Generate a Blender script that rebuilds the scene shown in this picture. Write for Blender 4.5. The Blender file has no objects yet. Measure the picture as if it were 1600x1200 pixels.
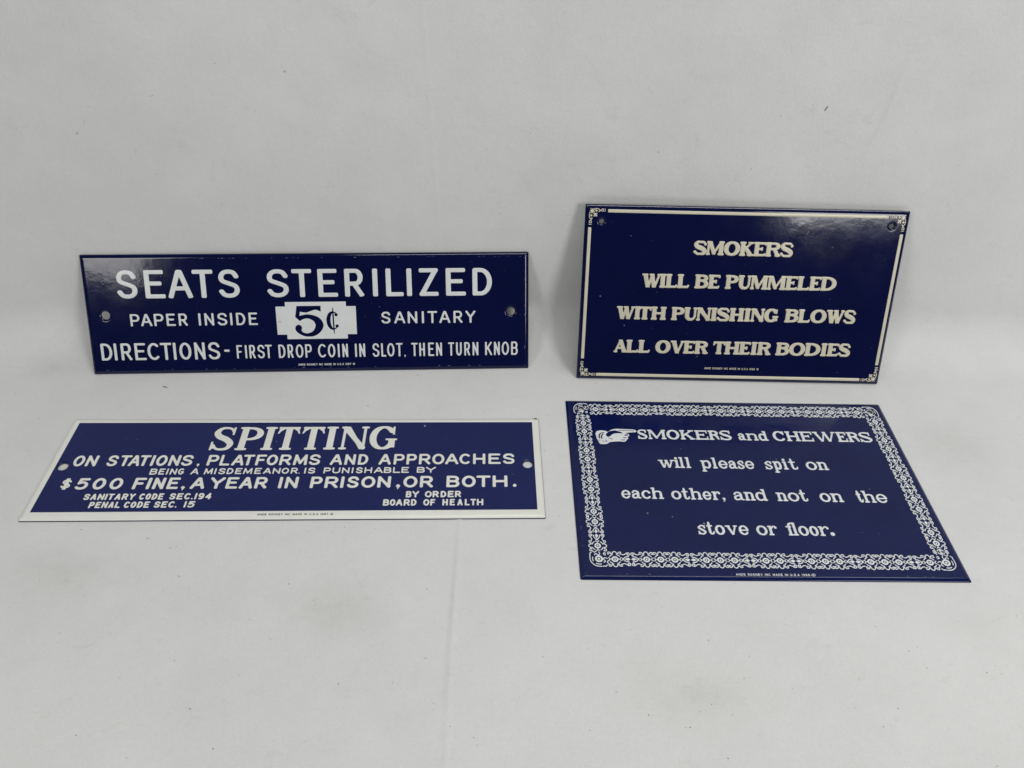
# Four enamelled steel signs on a white paper sweep
import bpy, bmesh, math, random
import numpy as np
from mathutils import Matrix, Vector
random.seed(4); np.random.seed(4)
SC = bpy.context.scene; COL = SC.collection
MM = .001
#------------------------------------------------------------------ camera
cd = bpy.data.cameras.new('camera'); cam = bpy.data.objects.new('camera', cd); COL.objects.link(cam)
cd.sensor_width = 36; cd.lens = 27.0; cd.clip_start = .005; cd.clip_end = 50
cam.matrix_world = Matrix(((.999562, -.029581, 0, 0), (.019737, .666919, -.744868, 0), (.022034, .744542, .667211, .3), (0, 0, 0, 1)))
SC.camera = cam
#------------------------------------------------------------------ room light
world = bpy.data.worlds.new('World'); SC.world = world; world.use_nodes = True
bgn = world.node_tree.nodes['Background']; bgn.inputs[0].default_value = (1, 1, 1, 1); bgn.inputs[1].default_value = WORLD = .065
def area(name, loc, aim, size, power, col):
    l = bpy.data.lights.new(name, 'AREA'); l.shape = 'RECTANGLE'; l.size, l.size_y = size; l.energy = power; l.color = col
    o = bpy.data.objects.new(name, l); COL.objects.link(o); o.location = loc
    o.rotation_euler = (Vector(aim)-Vector(loc)).to_track_quat('-Z', 'Y').to_euler(); return o
area('softbox_light', (-.61, -.40, .57), (-.05, .38, .2), (.24, .34), 2.05, (1, .985, .965))
area('softbox_light', (.58, -.42, .485), (.12, .38, .15), (.24, .34), 3.2, (1, .985, .965))
area('tube_light', (.30, .20, 1.05), (.27, .29, 0), (1.1, .07), 4.5, (1, .99, .975))
SC.view_settings.view_transform = 'Standard'; SC.view_settings.look = 'None'; SC.view_settings.exposure = 0; SC.view_settings.gamma = 1
#------------------------------------------------------------------ materials
def mat(name, base, rough=.5, spec=.5, vary=0., vscale=40, bump=0., bscale=200, bdist=.001, detail=4, rvary=0.):
    m = bpy.data.materials.new(name); m.use_nodes = True; nt = m.node_tree; N = nt.nodes; L = nt.links
    b = N['Principled BSDF']; b.inputs['Base Color'].default_value = (*base, 1); b.inputs['Roughness'].default_value = rough
    b.inputs['Specular IOR Level'].default_value = spec
    tc = N.new('ShaderNodeTexCoord')
    if vary:
        n = N.new('ShaderNodeTexNoise'); n.inputs['Scale'].default_value = vscale; n.inputs['Detail'].default_value = detail
        L.new(tc.outputs['Object'], n.inputs['Vector'])
        r = N.new('ShaderNodeValToRGB'); r.color_ramp.elements[0].position = .3; r.color_ramp.elements[1].position = .7
        r.color_ramp.elements[0].color = (*[c*(1-vary) for c in base], 1); r.color_ramp.elements[1].color = (*[min(1, c*(1+vary)) for c in base], 1)
        L.new(n.outputs['Fac'], r.inputs['Fac']); L.new(r.outputs['Color'], b.inputs['Base Color'])
    if rvary:
        n2 = N.new('ShaderNodeTexNoise'); n2.inputs['Scale'].default_value = 70; n2.inputs['Detail'].default_value = 6
        L.new(tc.outputs['Object'], n2.inputs['Vector'])
        mr = N.new('ShaderNodeMapRange'); mr.inputs['From Min'].default_value = .35; mr.inputs['From Max'].default_value = .7
        mr.inputs['To Min'].default_value = rough; mr.inputs['To Max'].default_value = rough+rvary
        L.new(n2.outputs['Fac'], mr.inputs['Value']); L.new(mr.outputs['Result'], b.inputs['Roughness'])
    if bump:
        n3 = N.new('ShaderNodeTexNoise'); n3.inputs['Scale'].default_value = bscale; n3.inputs['Detail'].default_value = 3
        L.new(tc.outputs['Object'], n3.inputs['Vector'])
        bp = N.new('ShaderNodeBump'); bp.inputs['Strength'].default_value = bump; bp.inputs['Distance'].default_value = bdist
        L.new(n3.outputs['Fac'], bp.inputs['Height']); L.new(bp.outputs['Normal'], b.inputs['Normal'])
    return m
NAVY = mat('navy_enamel', (.0014, .0038, .041), .08, .40, .12, 30, .25, 190, .00012, rvary=.04)
BLUE = mat('blue_enamel', (.0052, .012, .092), .12, .27, .08, 30, .30, 260, .00012, rvary=.12)
NAVY2 = mat('deep_blue_enamel', (.0036, .0086, .068), .10, .27, .10, 30, .30, 260, .00012, rvary=.12)
WHITE = mat('white_enamel', (.72, .75, .745), .25, .5, .04, 90, .25, 300, .0001)
WHITE3 = mat('ivory_enamel', (.80, .81, .755), .25, .5, .03, 60, .25, 300, .0001)
WHITE4 = mat('chalk_enamel', (.78, .81, .82), .3, .5, .04, 90, .25, 300, .0001)
CREAM = mat('cream_enamel', (.64, .61, .48), .28, .5, .05, 90, .25, 300, .0001)
INK = mat('black_ink', (.012, .012, .015), .4)
STEEL = mat('bare_steel_edge', (.03, .03, .035), .45)
CHIP = mat('chipped_enamel', (.30, .32, .36), .7, vary=.3, vscale=900)
CHIPD = mat('rust_chip', (.03, .025, .02), .8)
DUST = mat('dust', (.07, .065, .05), .9)
#================ signed distance drawing kit (mm, in the plane of a sign) =================
def arc(cx, cy, rx, ry, a0, a1, n=12):
    return [(cx+rx*math.cos(math.radians(a0+(a1-a0)*i/n)), cy+ry*math.sin(math.radians(a0+(a1-a0)*i/n))) for i in range(n+1)]
def spline(P, n=7):
    P = [np.array(p, float) for p in P]
    Q = [2*P[0]-P[1]]+P+[2*P[-1]-P[-2]]
    out = []
    for i in range(1, len(Q)-2):
        a, b, c, d = Q[i-1:i+3]
        for k in range(n):
            t = k/n
            out.append(tuple(.5*((2*b)+(-a+c)*t+(2*a-5*b+4*c-d)*t*t+(-a+3*b-3*c+d)*t**3)))
    out.append(tuple(P[-1]))
    return out
def smin(a, b, k):
    if k <= 0: return np.minimum(a, b)
    h = np.clip(.5+.5*(b-a)/k, 0, 1)
    return b*(1-h)+a*h-k*h*(1-h)
def d_stroke(X, Y, pts, w0, w1=None, flat=False, r=.0):
    """pts: (x, y) or (x, y, width)"""
    n = len(pts); D = np.full(X.shape, 1e3)
    W = [p[2] if len(p) > 2 else w0 for p in pts]
    for i in range(n-1):
        x0, y0 = pts[i][:2]; x1, y1 = pts[i+1][:2]
        dx, dy = x1-x0, y1-y0; L2 = dx*dx+dy*dy
        if L2 < 1e-12: continue
        L = math.sqrt(L2); raw = ((X-x0)*dx+(Y-y0)*dy)/L2; t = np.clip(raw, 0, 1)
        if flat and L > flat:
            px = raw*L; py = (-(X-x0)*dy+(Y-y0)*dx)/L
            e0 = W[i]/2; e1 = W[i+1]/2
            if i > 0 and math.hypot(x0-pts[i-1][0], y0-pts[i-1][1]) <= flat: e0 = 0
            if i < n-2 and math.hypot(x1-pts[i+2][0], y1-pts[i+2][1]) <= flat: e1 = 0
            if n > 3 and i == 0 and abs(x0-pts[-1][0])+abs(y0-pts[-1][1]) < 1e-6: e0 = W[i]/2
            cx = (L+e1-e0)/2; hx = (L+e0+e1)/2; hw = (W[i]+(W[i+1]-W[i])*t)/2
            qx = np.abs(px-cx)-hx+r; qy = np.abs(py)-hw+r
            d = np.hypot(np.maximum(qx, 0), np.maximum(qy, 0))+np.minimum(np.maximum(qx, qy), 0)-r
        else:
            d = np.hypot(X-x0-dx*t, Y-y0-dy*t)-(W[i]+(W[i+1]-W[i])*t)/2
        D = np.minimum(D, d)
    return D
def d_poly(X, Y, P):
    D = np.full(X.shape, 1e3); ins = np.zeros(X.shape, bool); n = len(P)
    for i in range(n):
        x0, y0 = P[i][:2]; x1, y1 = P[(i+1) % n][:2]
        dx, dy = x1-x0, y1-y0; L2 = dx*dx+dy*dy
        if L2 < 1e-12: continue
        t = np.clip(((X-x0)*dx+(Y-y0)*dy)/L2, 0, 1)
        D = np.minimum(D, np.hypot(X-x0-dx*t, Y-y0-dy*t))
        if dy != 0:
            ins ^= ((y0 > Y) != (y1 > Y)) & (X < (x1-x0)*(Y-y0)/dy+x0)
    return np.where(ins, -D, D)
def d_box(X, Y, x0, y0, x1, y1, r=0.):
    qx = np.abs(X-(x0+x1)/2)-abs(x1-x0)/2+r; qy = np.abs(Y-(y0+y1)/2)-abs(y1-y0)/2+r
    return np.hypot(np.maximum(qx, 0), np.maximum(qy, 0))+np.minimum(np.maximum(qx, qy), 0)-r
def d_ell(X, Y, cx, cy, rx, ry):
    k = np.hypot((X-cx)/rx, (Y-cy)/ry); return (k-1)*min(rx, ry)
class Art:
    """a grid holding a signed distance; shapes are added or cut"""
    def __init__(s, u0, v0, u1, v1, c):
        s.x = np.arange(u0-3*c, u1+3*c, c); s.y = np.arange(v0-3*c, v1+3*c, c); s.c = c
        s.D = np.full((len(s.x), len(s.y)), 9.)
    def win(s, a, b, c, d):
        i0, i1 = np.searchsorted(s.x, [a, c]); j0, j1 = np.searchsorted(s.y, [b, d])
        return slice(max(i0-1, 0), i1+1), slice(max(j0-1, 0), j1+1)
    def put(s, fn, box, cut=False, k=0., m=.8):
        I, J = s.win(box[0]-m, box[1]-m, box[2]+m, box[3]+m)
        X, Y = np.meshgrid(s.x[I], s.y[J], indexing='ij')
        if X.size == 0: return
        d = fn(X, Y)
        s.D[I, J] = np.maximum(s.D[I, J], -d) if cut else smin(s.D[I, J], d, k)
def bbox(pts, w):
    xs = [p[0] for p in pts]; ys = [p[1] for p in pts]
    return (min(xs)-w, min(ys)-w, max(xs)+w, max(ys)+w)
#================ monoline gothic alphabet, in a unit box of stroke centres =================
def _S():
    return spline([(.97,.80),(.80,.955),(.50,1),(.20,.955),(.03,.80),(.10,.62),(.5,.51),(.90,.39),(.98,.20),(.80,.045),(.48,0),(.18,.045),(.0,.18)], 5)
GOTHIC = {
 'A': [[(0,0),(.45,1),(.55,1),(1,0)],[(.19,.32),(.81,.32)]],
 'B': [[(0,0),(0,1),(.55,1)]+arc(.6,.765,.34,.235,90,-90,8)+[(.0,.53)],[(.5,.53)]+arc(.62,.265,.38,.265,90,-90,8)+[(0,0)]],
 'C': [arc(.56,.5,.56,.5,48,312,22)],
 'D': [[(0,0),(0,1),(.38,1)]+arc(.38,.5,.62,.5,90,-90,16)+[(0,0)]],
 'E': [[(.97,1),(0,1),(0,0),(1,0)],[(0,.53),(.80,.53)]],
 'F': [[(1,1),(0,1),(0,0)],[(0,.50),(.80,.50)]],
 'G': [arc(.54,.5,.54,.5,50,330,22)+[(1,.44),(.62,.44)],],
 'H': [[(0,0),(0,1)],[(1,0),(1,1)],[(0,.5),(1,.5)]],
 'I': [[(.5,0),(.5,1)]],
 'K': [[(0,0),(0,1)],[(.95,1),(.03,.40)],[(.32,.60),(1,0)]],
 'L': [[(0,1),(0,0),(1,0)]],
 'M': [[(0,0),(.06,1),(.5,.12),(.94,1),(1,0)]],
 'N': [[(0,0),(0,1),(1,0),(1,1)]],
 'O': [arc(.5,.5,.5,.5,0,360,28)],
 'P': [[(0,0),(0,1),(.55,1)]+arc(.62,.72,.38,.28,90,-90,9)+[(0,.44)]],
 'R': [[(0,0),(0,1),(.55,1)]+arc(.60,.73,.36,.27,90,-90,9)+[(0,.46)],[(.5,.46),(1,0)]],
 'S': [_S()],
 'T': [[(0,1),(1,1)],[(.5,1),(.5,0)]],
 'U': [[(0,1),(0,.36)]+arc(.5,.36,.5,.36,180,360,14)+[(1,1)]],
 'V': [[(0,1),(.5,0),(1,1)]],
 'W': [[(0,1),(.25,0),(.5,.9),(.75,0),(1,1)]],
 'Y': [[(0,1),(.5,.46),(1,1)],[(.5,.46),(.5,0)]],
 'Z': [[(.0,1),(.97,1),(.03,0),(1,0)]],
 '0': [arc(.5,.5,.5,.5,0,360,28)],
 '1': [[(.5,0),(.5,1)]],
 '4': [[(.75,0),(.75,1),(0,.3),(1,.3)]],
 '5': [[(1,1),(.18,1),(.08,.56)]+spline([(.08,.56),(.5,.66),(.9,.54),(1,.32),(.86,.09),(.5,0),(.16,.03),(0,.12)],5)],
 '6': [arc(.5,.3,.5,.3,0,360,16),spline([(0,.3),(.05,.65),(.3,.92),(.8,1)],5)],
 '7': [[(0,1),(1,1),(.35,0)]],
 '8': [arc(.5,.77,.42,.23,0,360,14),arc(.5,.27,.5,.27,0,360,16)],
 '9': [arc(.5,.70,.48,.30,0,360,16),spline([(.98,.7),(.93,.3),(.7,.06),(.2,0)],5)],
 '$': [[(p[0],.1+.8*p[1]) for p in _S()],[(.38,-.06),(.38,1.06)],[(.62,-.06),(.62,1.06)]],
 '-': [[(0,.5),(1,.5)]],
}
NARROW = {'I':.0,'1':.0,'.':.2,',':.2,'-':.4}
def gothic(art, ch, u0, u1, v0, v1, w, wy=None, flat=False, r=.3, off=0.):
    """draw one letter whose outside is u0..u1 x v0..v1 with upright stroke w and level stroke wy"""
    wy = wy or w; q = w/wy
    if ch in '.,':
        c = (u0+u1)/2; rad = (u1-u0)/2
        art.put(lambda X, Y: np.hypot(X-c, Y-v0-rad)-rad, (u0, v0, u1, v0+2*rad))
        if ch == ',':
            art.put(lambda X, Y: d_stroke(X, Y, [(c+rad*.45, v0+rad*.9, rad*1.1), (c-rad*.1, v0-rad*.9, rad*.35)], 1), (u0-.5, v0-1.5*rad, u1+.5, v0+2*rad), k=.1)
        return
    if ch == '@':   # copyright mark
        cx, cy, R = (u0+u1)/2, (v0+v1)/2, (u1-u0)/2-w/2
        for ring in (arc(cx, cy, R, (v1-v0)/2-w/2, 0, 360, 18), arc(cx, cy, R*.42, (v1-v0)*.2, 50, 310, 9)):
            art.put(lambda X, Y: d_stroke(X, Y, ring, w*.8), bbox(ring, w))
        return
    a0, a1, b0, b1 = u0+w/2, u1-w/2, v0+wy/2, v1-wy/2
    if ch in 'I1': a0 = a1 = (u0+u1)/2
    for st in GOTHIC[ch]:
        P = [(a0+(a1-a0)*p[0], (b0+(b1-b0)*p[1])*q) for p in st]
        B = [(x, y/q) for x, y in P]
        ww = w*.62 if ch == '$' else w
        art.put(lambda X, Y: np.maximum(d_stroke(X, Y*q, P, ww, flat=(v1-v0)*.27 if flat else False, r=r*w), np.maximum(v0-Y, Y-v1) if ch != '$' else -9.), bbox(B, w))
#================ serif alphabet =================
class Ser:
    def __init__(s, art, S, T, sl, st, k=.25, rnd=.1, off=0., slab=True, soft=False):
        s.a=art; s.S=S; s.T=T; s.sl=sl; s.st=st; s.k=k; s.rnd=rnd; s.off=off; s.slab=slab; s.soft=soft
    def glyph(s, ch, u0, u1, v0, v1, xh=None):
        c = s.a.c
        m = 1.5
        dy = (v1-v0)*.45 if ch in 'pfl' else 0
        I, J = s.a.win(u0-m, v0-m-dy, u1+m, v1+m+dy)
        s.X, s.Y = np.meshgrid(s.a.x[I], s.a.y[J], indexing='ij')
        s.D = np.full(s.X.shape, 9.)
        s.ox, s.oy = u0, v0; s.W = u1-u0; s.H = v1-v0; s.xh = xh
        s.o = s.H*.015
        fn = {'.': s.c_dot, ',': s.c_com}.get(ch) or getattr(s, 'c_'+ch)
        fn()
        e = s.H*.02; lo = -9. if ch in 'p,' else s.oy-e-s.Y
        s.D = np.maximum(s.D, np.maximum(lo, s.Y-s.oy-s.H-e))
        s.a.D[I, J] = np.minimum(s.a.D[I, J], s.D-s.off)
    def add(s, d, k=0): s.D = smin(s.D, d, k)
    def cut(s, d): s.D = np.maximum(s.D, -d)
    def box(s, x0, y0, x1, y1, r=None): s.add(d_box(s.X, s.Y, s.ox+x0, s.oy+y0, s.ox+x1, s.oy+y1, s.rnd if r is None else r))
    def line(s, P, w=None, flat=False): s.add(d_stroke(s.X, s.Y, [(s.ox+p[0], s.oy+p[1])+tuple(p[2:]) for p in P], w, flat=flat, r=s.rnd))
    def poly(s, P): s.add(d_poly(s.X, s.Y, [(s.ox+x, s.oy+y) for x, y in P])-.02)
    def ball(s, x, y, r): s.add(np.hypot(s.X-s.ox-x, s.Y-s.oy-y)-r)
    def pen(s, P, Wv, Wh, ramp=None):
        """a path whose width follows its direction; ramp scales the width along it"""
        out = []; n = len(P)
        for i, p in enumerate(P):
            a = P[max(i-1, 0)]; b = P[min(i+1, n-1)]
            L = math.hypot(b[0]-a[0], b[1]-a[1]) or 1; ty = abs(b[1]-a[1])/L
            w = Wh+(Wv-Wh)*ty**1.4
            out.append((p[0], p[1], w))
        s.line(out)
    def srf(s, x, top, l=None, r=None, y=None, S=None):
        """a level serif under or over a stem centred on x"""
        S = S or s.S; l = s.sl if l is None else l; r = s.sl if r is None else r
        y0 = (s.H-s.st if top else 0) if y is None else y
        s.add(d_box(s.X, s.Y, s.ox+x-S/2-l, s.oy+y0, s.ox+x+S/2+r, s.oy+y0+s.st, min(s.rnd, s.st/2)), s.k)
    def stem(s, x, y0=0, y1=None, S=None, t=(1, 1), b=(1, 1)):
        y1 = s.H if y1 is None else y1; S = S or s.S
        s.box(x-S/2, y0, x+S/2, y1, .02)
        if t: s.srf(x, True, s.sl*t[0], s.sl*t[1], y=y1-s.st, S=S)
        if b: s.srf(x, False, s.sl*b[0], s.sl*b[1], y=y0, S=S)
    def arms(s, x, top, xr, drop):
        """level arm with an upright beak at its end"""
        y = s.H-s.T if top else 0
        s.box(x, y, xr, y+s.T, .02)
        bw = s.T*.85
        if top: s.box(xr-bw, s.H-drop, xr, s.H)
        else: s.box(xr-bw, 0, xr, drop)
    def c_I(s): s.stem(s.W/2)
    def c_H(s):
        a = s.sl+s.S/2; b = s.W-a
        s.stem(a); s.stem(b); s.box(a, s.H*.5-s.T/2, b, s.H*.5+s.T/2)
    def c_L(s):
        a = s.sl+s.S/2; s.stem(a)
        if s.soft: s.line([(a, s.T*.5, s.T), (s.W-s.T*.9, s.T*.5, s.T), (s.W-s.T*.5, s.H*.17, s.T*.9)])
        else: s.arms(a, False, s.W, s.H*.36)
    def c_E(s):
        a = s.sl+s.S/2; s.stem(a, b=(1, 0), t=(1, 0))
        if s.soft:
            s.line([(a, s.H-s.T*.5, s.T), (s.W-s.T*.6, s.H-s.T*.5, s.T), (s.W-s.T*.5, s.H*.84, s.T*.85)])
            s.line([(a, s.T*.5, s.T), (s.W-s.T*.9, s.T*.5, s.T), (s.W-s.T*.6, s.H*.15, s.T*.85)])
        else: s.arms(a, True, s.W*.97, s.H*.32); s.arms(a, False, s.W, s.H*.34)
        m = s.H*.52; s.box(a, m-s.T/2, s.W*.72, m+s.T/2)
        s.box(s.W*.72-s.T*.85, m-s.H*.13, s.W*.72, m+s.H*.13)
    def bowl(s, x, y0, y1, xr, Wv=None):
        h = (y1-y0)/2; T = s.T; Wv = Wv or s.S
        cx = max(x, xr-Wv/2-h*1.15)
        P = [(x, y1-T/2)]+arc(cx, (y0+y1)/2, xr-Wv/2-cx, h-T/2, 90, -90, 14)+[(x, y0+T/2)]
        s.pen(P, Wv, T)
    def c_P(s):
        a = s.sl+s.S/2; s.stem(a, t=(1, 0)); s.bowl(a, s.H*.42, s.H, s.W)
    def c_B(s):
        a = s.sl+s.S/2; s.stem(a, t=(1, 0), b=(1, 0)); s.bowl(a, s.H*.5, s.H, s.W*.95, s.S*.95); s.bowl(a, 0, s.H*.5+s.T*.9, s.W, s.S)
    def c_D(s):
        a = s.sl+s.S/2; s.stem(a, t=(1, 0), b=(1, 0)); s.bowl(a, 0, s.H, s.W, s.S*1.05)
    def c_R(s):
        a = s.sl+s.S/2; s.stem(a, t=(1, 0)); s.bowl(a, s.H*.46, s.H, s.W*.94, s.S*.95)
        b = s.W-s.S*.55
        if s.soft or s.slab == 2: s.line([(s.W*.58, s.H*.5, s.S*.8), (b-s.sl*.6, s.S*.3, s.S*.85)]); s.box(b-s.S*.7-s.sl*.4, 0, s.W, s.st)
        else: s.line(spline([(s.W*.55, s.H*.50, s.T), (b-s.S*.35, s.H*.38, s.S*.9), (b-s.S*.15, s.H*.2, s.S*.85), (s.W-s.T*.8, s.T*.55, s.T*.9)], 4))
    def c_K(s):
        a = s.sl+s.S/2; s.stem(a); b = s.W-s.sl-s.S*.6
        s.line([(a+s.S*.2, s.H*.40, s.T*.95), (s.W-s.sl-s.T, s.H-s.T*.4, s.T*.95)])
        s.line([(a+(b-a)*.35, s.H*.58, s.S*.8), (b, s.S*.3, s.S*.95)])
        s.box(s.W-s.sl*2-s.T*2.2, s.H-s.st, s.W*.97, s.H); s.box(b-s.S*.5-s.sl, 0, s.W, s.st)
    def c_N(s):
        t = s.T*1.05; a = s.sl+t/2; b = s.W-s.sl-t/2
        s.stem(a, S=t, t=(1, 0)); s.stem(b, y0=s.H*.06, S=t, b=None)
        s.line([(a+s.S*.05, s.H-s.S*.32, s.S*.8), (b-s.S*.05, s.S*.34, s.S*.8)]); s.box(0, s.H-s.st, a+s.S*.4, s.H)
        s.poly([(a, s.H), (a+s.S*.75, s.H), (b+t*.5, 0), (b-s.S*.55, 0)])
    def c_M(s):
        t = s.T*1.05; a = s.sl+t/2; b = s.W-s.sl-s.S/2; m = (a+b-s.S*.3)/2+.0
        s.stem(a, S=t, t=(1, 0)); s.stem(b, t=(0, 1))
        s.poly([(a-t*.4, s.H), (a+s.S*.75, s.H), (m+s.S*.45, s.H*.12), (m-s.S*.3, s.H*.05)])
        s.line([(m+s.S*.1, s.H*.16, t*.9), (b-s.S*.2, s.H-t*.5, t)])
        s.ball(m+s.S*.08, s.H*.13, s.S*.34)
    def c_T(s):
        m = s.W/2; s.stem(m, t=None); s.box(s.T*.2, s.H-s.T, s.W-s.T*.2, s.H)
        d = s.H*(.24 if s.soft else .30)
        if s.slab == 2:
            W, H, T = s.W, s.H, s.T
            s.poly([(0, H-d), (W*.09, H), (W*.91, H), (W, H-d), (W*.93, H-d*.98), (W*.86, H-d*.62), (W*.70, H-T), (W*.30, H-T), (W*.14, H-d*.62), (W*.07, H-d*.98)])
        else:
            s.line([(s.T*.5, s.H-d, s.T*.8), (s.T*.8, s.H-s.T*.5, s.T)]); s.line([(s.W-s.T*.5, s.H-d, s.T*.8), (s.W-s.T*.8, s.H-s.T*.5, s.T)])
    def c_O(s):
        w = s.S*1.05
        s.pen(arc(s.W/2, s.H/2, s.W/2-w/2, s.H/2-s.T/2+s.o, 0, 360, 30), w, s.T)
    def c_C(s):
        w = s.S*1.05; cx = s.W*.52
        P = arc(cx, s.H/2, cx-w/2, s.H/2-s.T/2+s.o, 42, 316, 24)
        s.pen(P, w, s.T)
        s.box(s.W*.93-s.T*.8, s.H*.62, s.W*.93, s.H)
    def c_G(s):
        w = s.S*1.05; cx = s.W*.50
        s.pen(arc(cx, s.H/2, cx-w/2, s.H/2-s.T/2+s.o, 40, 320, 24), w, s.T)
        xr = s.W-s.sl*.8-s.S/2
        s.box(xr-s.S/2, s.H*.07, xr+s.S/2, s.H*.46, .02); s.box(xr-s.S/2-s.sl*1.2, s.H*.46-s.st, s.W, s.H*.46)
        s.box(s.W*.90-s.T*.8, s.H*.64, s.W*.90, s.H*(.97 if s.soft else 1))
    def c_S(s):
        W, H, S, T = s.W, s.H, s.S, s.T
        P = [(W*.86, H*.78, T*.9), (W*.74, H*.92, T), (W*.52, H-T*.5+s.o, T), (W*.28, H*.93, S*.55), (S*.48, H*.75, S*.92), (W*.30, H*.585, S*.98),
             (W*.62, H*.46, S*1.0), (W-S*.5, H*.28, S*.95), (W*.76, H*.08, S*.6), (W*.50, T*.5-s.o, T), (W*.28, H*.07, T), (W*.13, H*.22, T*.9)]
        s.line(spline(P, 5))
        if not s.soft:
            s.box(W*.92-T*.8, H*.66, W*.92, H); s.box(W*.0+.03, 0, T*.8, H*.36)
            if s.slab == 2: s.poly([(0, 0), (W*.03, H*.38), (W*.22, H*.1)])
        else:
            s.ball(W*.86, H*.77, T*.62); s.ball(T*.62, H*.20, T*.62); s.line([(T*.6, H*.2, T), (W*.28, H*.08, T)])
    def c_U(s):
        t = s.T*1.05; a = s.sl+s.S/2; b = s.W-s.sl-t/2
        P = [(a, s.H*.7)]+[(a, s.H*.4)]+arc((a+b)/2, s.H*.36, (b-a)/2, s.H*.36-s.T/2+s.o, 180, 360, 14)+[(b, s.H*.9)]
        Wd = [s.S]*2+[s.S+(t-s.S)*min(1, i/9) for i in range(15)]+[t]
        s.line([(p[0], p[1], w) for p, w in zip(P, Wd)]); s.box(a-s.S/2, s.H*.4, a+s.S/2, s.H, .02); s.srf(a, True); s.srf(b, True, S=t)
    def c_A(s):
        t = s.T; m = s.W*.47
        s.line([(s.sl+t*.5, s.st*.5, t), (m-s.S*.1, s.H-t*.6, t)]); b = s.W-s.sl-s.S*.55
        s.poly([(m-s.S*.45, s.H), (m+s.S*.4, s.H), (b+s.S*.55, 0), (b-s.S*.5, 0)])
        s.box(s.W*.2, s.H*.28, s.W*.7, s.H*.28+t*.9)
        s.box(0, 0, s.sl*2+t, s.st); s.box(b-s.S*.5-s.sl*.6, 0, s.W, s.st)
    def c_V(s):
        t = s.T; m = s.W*.53; a = s.sl+s.S*.5; b = s.W-s.sl-t*.5
        s.poly([(a-s.S*.5, s.H), (a+s.S*.55, s.H), (m+s.S*.45, 0), (m-s.S*.4, 0)])
        s.line([(m+s.S*.15, t*.6, t), (b, s.H-t*.5, t)])
        s.box(0, s.H-s.st, a+s.S*.5+s.sl, s.H); s.box(b-t*.5-s.sl, s.H-s.st, s.W, s.H)
    def c_W(s):
        t = s.T; a = s.sl+s.S*.5; b = s.W-s.sl-t*.5; m1 = s.W*.33; m2 = s.W*.66; c = s.W*.52
        s.poly([(a-s.S*.5, s.H), (a+s.S*.5, s.H), (m1+s.S*.42, 0), (m1-s.S*.42, 0)])
        s.poly([(c-s.S*.5, s.H), (c+s.S*.45, s.H), (m2+s.S*.42, 0), (m2-s.S*.42, 0)])
        s.line([(m1+s.S*.2, t*.6, t), (c-s.S*.1, s.H-t, t)]); s.line([(m2+s.S*.2, t*.6, t), (b, s.H-t*.5, t)])
        s.box(0, s.H-s.st, a+s.S*.5+s.sl, s.H); s.box(b-t*.5-s.sl, s.H-s.st, s.W, s.H); s.box(c-s.S*.5-s.sl*.5, s.H-s.st, c+s.S*.5+s.sl*.2, s.H)
    # ---- lower case: H is the ascender height of the box, xh the x height
    def c_dot(s): r = s.W/2; s.ball(r, r, r)
    def c_com(s): r = s.W/2*.95; s.ball(r, r, r); s.line([(r*1.4, r*.8, r*1.1), (r*1.1, -r*.6, r*.8), (r*.4, -r*1.3, r*.4)])
    def arch(s, a, b):
        x = s.xh; T = s.T
        P = [(a, x*.62, T*.8), (a+(b-a)*.30, x*.88, T*.95), (a+(b-a)*.62, x-T*.55, T*1.15), (b-s.S*.06, x*.82, s.S*.8), (b, x*.6, s.S), (b, x*.3, s.S)]
        s.line(spline(P, 4))
    def c_n(s):
        a = s.sl+s.S/2; b = s.W-s.sl-s.S/2
        s.stem(a, y1=s.xh, t=(1, 0)); s.arch(a, b); s.stem(b, y1=s.xh*.6, t=None)
    def c_h(s):
        a = s.sl+s.S/2; b = s.W-s.sl-s.S/2
        s.stem(a, t=(1, 0)); s.arch(a, b); s.stem(b, y1=s.xh*.6, t=None)
    def c_l(s): s.stem(s.W*.5, t=(1, 0))
    def c_i(s): s.stem(s.W*.5, y1=s.xh, t=(1, 0)); s.ball(s.W*.46, s.H-s.S*.6, s.S*.6)
    def c_r(s):
        a = s.sl+s.S/2; x = s.xh
        s.stem(a, y1=x, t=(1, 0)); s.line(spline([(a, x*.6, s.T), (s.W*.62, x*.93, s.T), (s.W*.85, x*.9, s.T*.9)], 4)); s.ball(s.W-s.S*.5, x*.80, s.S*.48)
    def c_o(s):
        w = s.S; s.pen(arc(s.W/2, s.xh/2, s.W/2-w/2, s.xh/2-s.T/2+s.o, 0, 360, 26), w, s.T)
    def c_c(s):
        w = s.S; cx = s.W*.54; x = s.xh
        s.pen(arc(cx, x/2, cx-w/2, x/2-s.T/2+s.o, 60, 318, 20), w, s.T); s.ball(s.W-s.S*.55, x*.74, s.S*.5)
    def c_e(s):
        w = s.S; cx = s.W*.5; x = s.xh
        s.pen(arc(cx, x/2, cx-w/2, x/2-s.T/2+s.o, 0, 322, 24), w*.92, s.T); s.box(w*.5, x*.5-s.T*.42, s.W-w*.4, x*.5+s.T*.42, .05)
    def c_d(s):
        w = s.S; x = s.xh; b = s.W-s.sl-s.S/2
        s.stem(b, t=(1, 0), b=(0, 1)); cx = b*.52
        s.pen([(b, x*.80)]+arc(cx, x/2, cx-w/2, x/2-s.T/2+s.o, 60, 300, 20)+[(b, x*.2)], w, s.T)
    def c_p(s):
        w = s.S; x = s.xh; a = s.sl+s.S/2; dsc = x*.42
        s.stem(a, y0=-dsc, y1=x, t=(1, 0)); cx = a+(s.W-a)*.48
        s.pen([(a, x*.80)]+arc(cx, x/2, s.W-w/2-cx, x/2-s.T/2+s.o, 120, -120, 20)+[(a, x*.2)], w, s.T)
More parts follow.
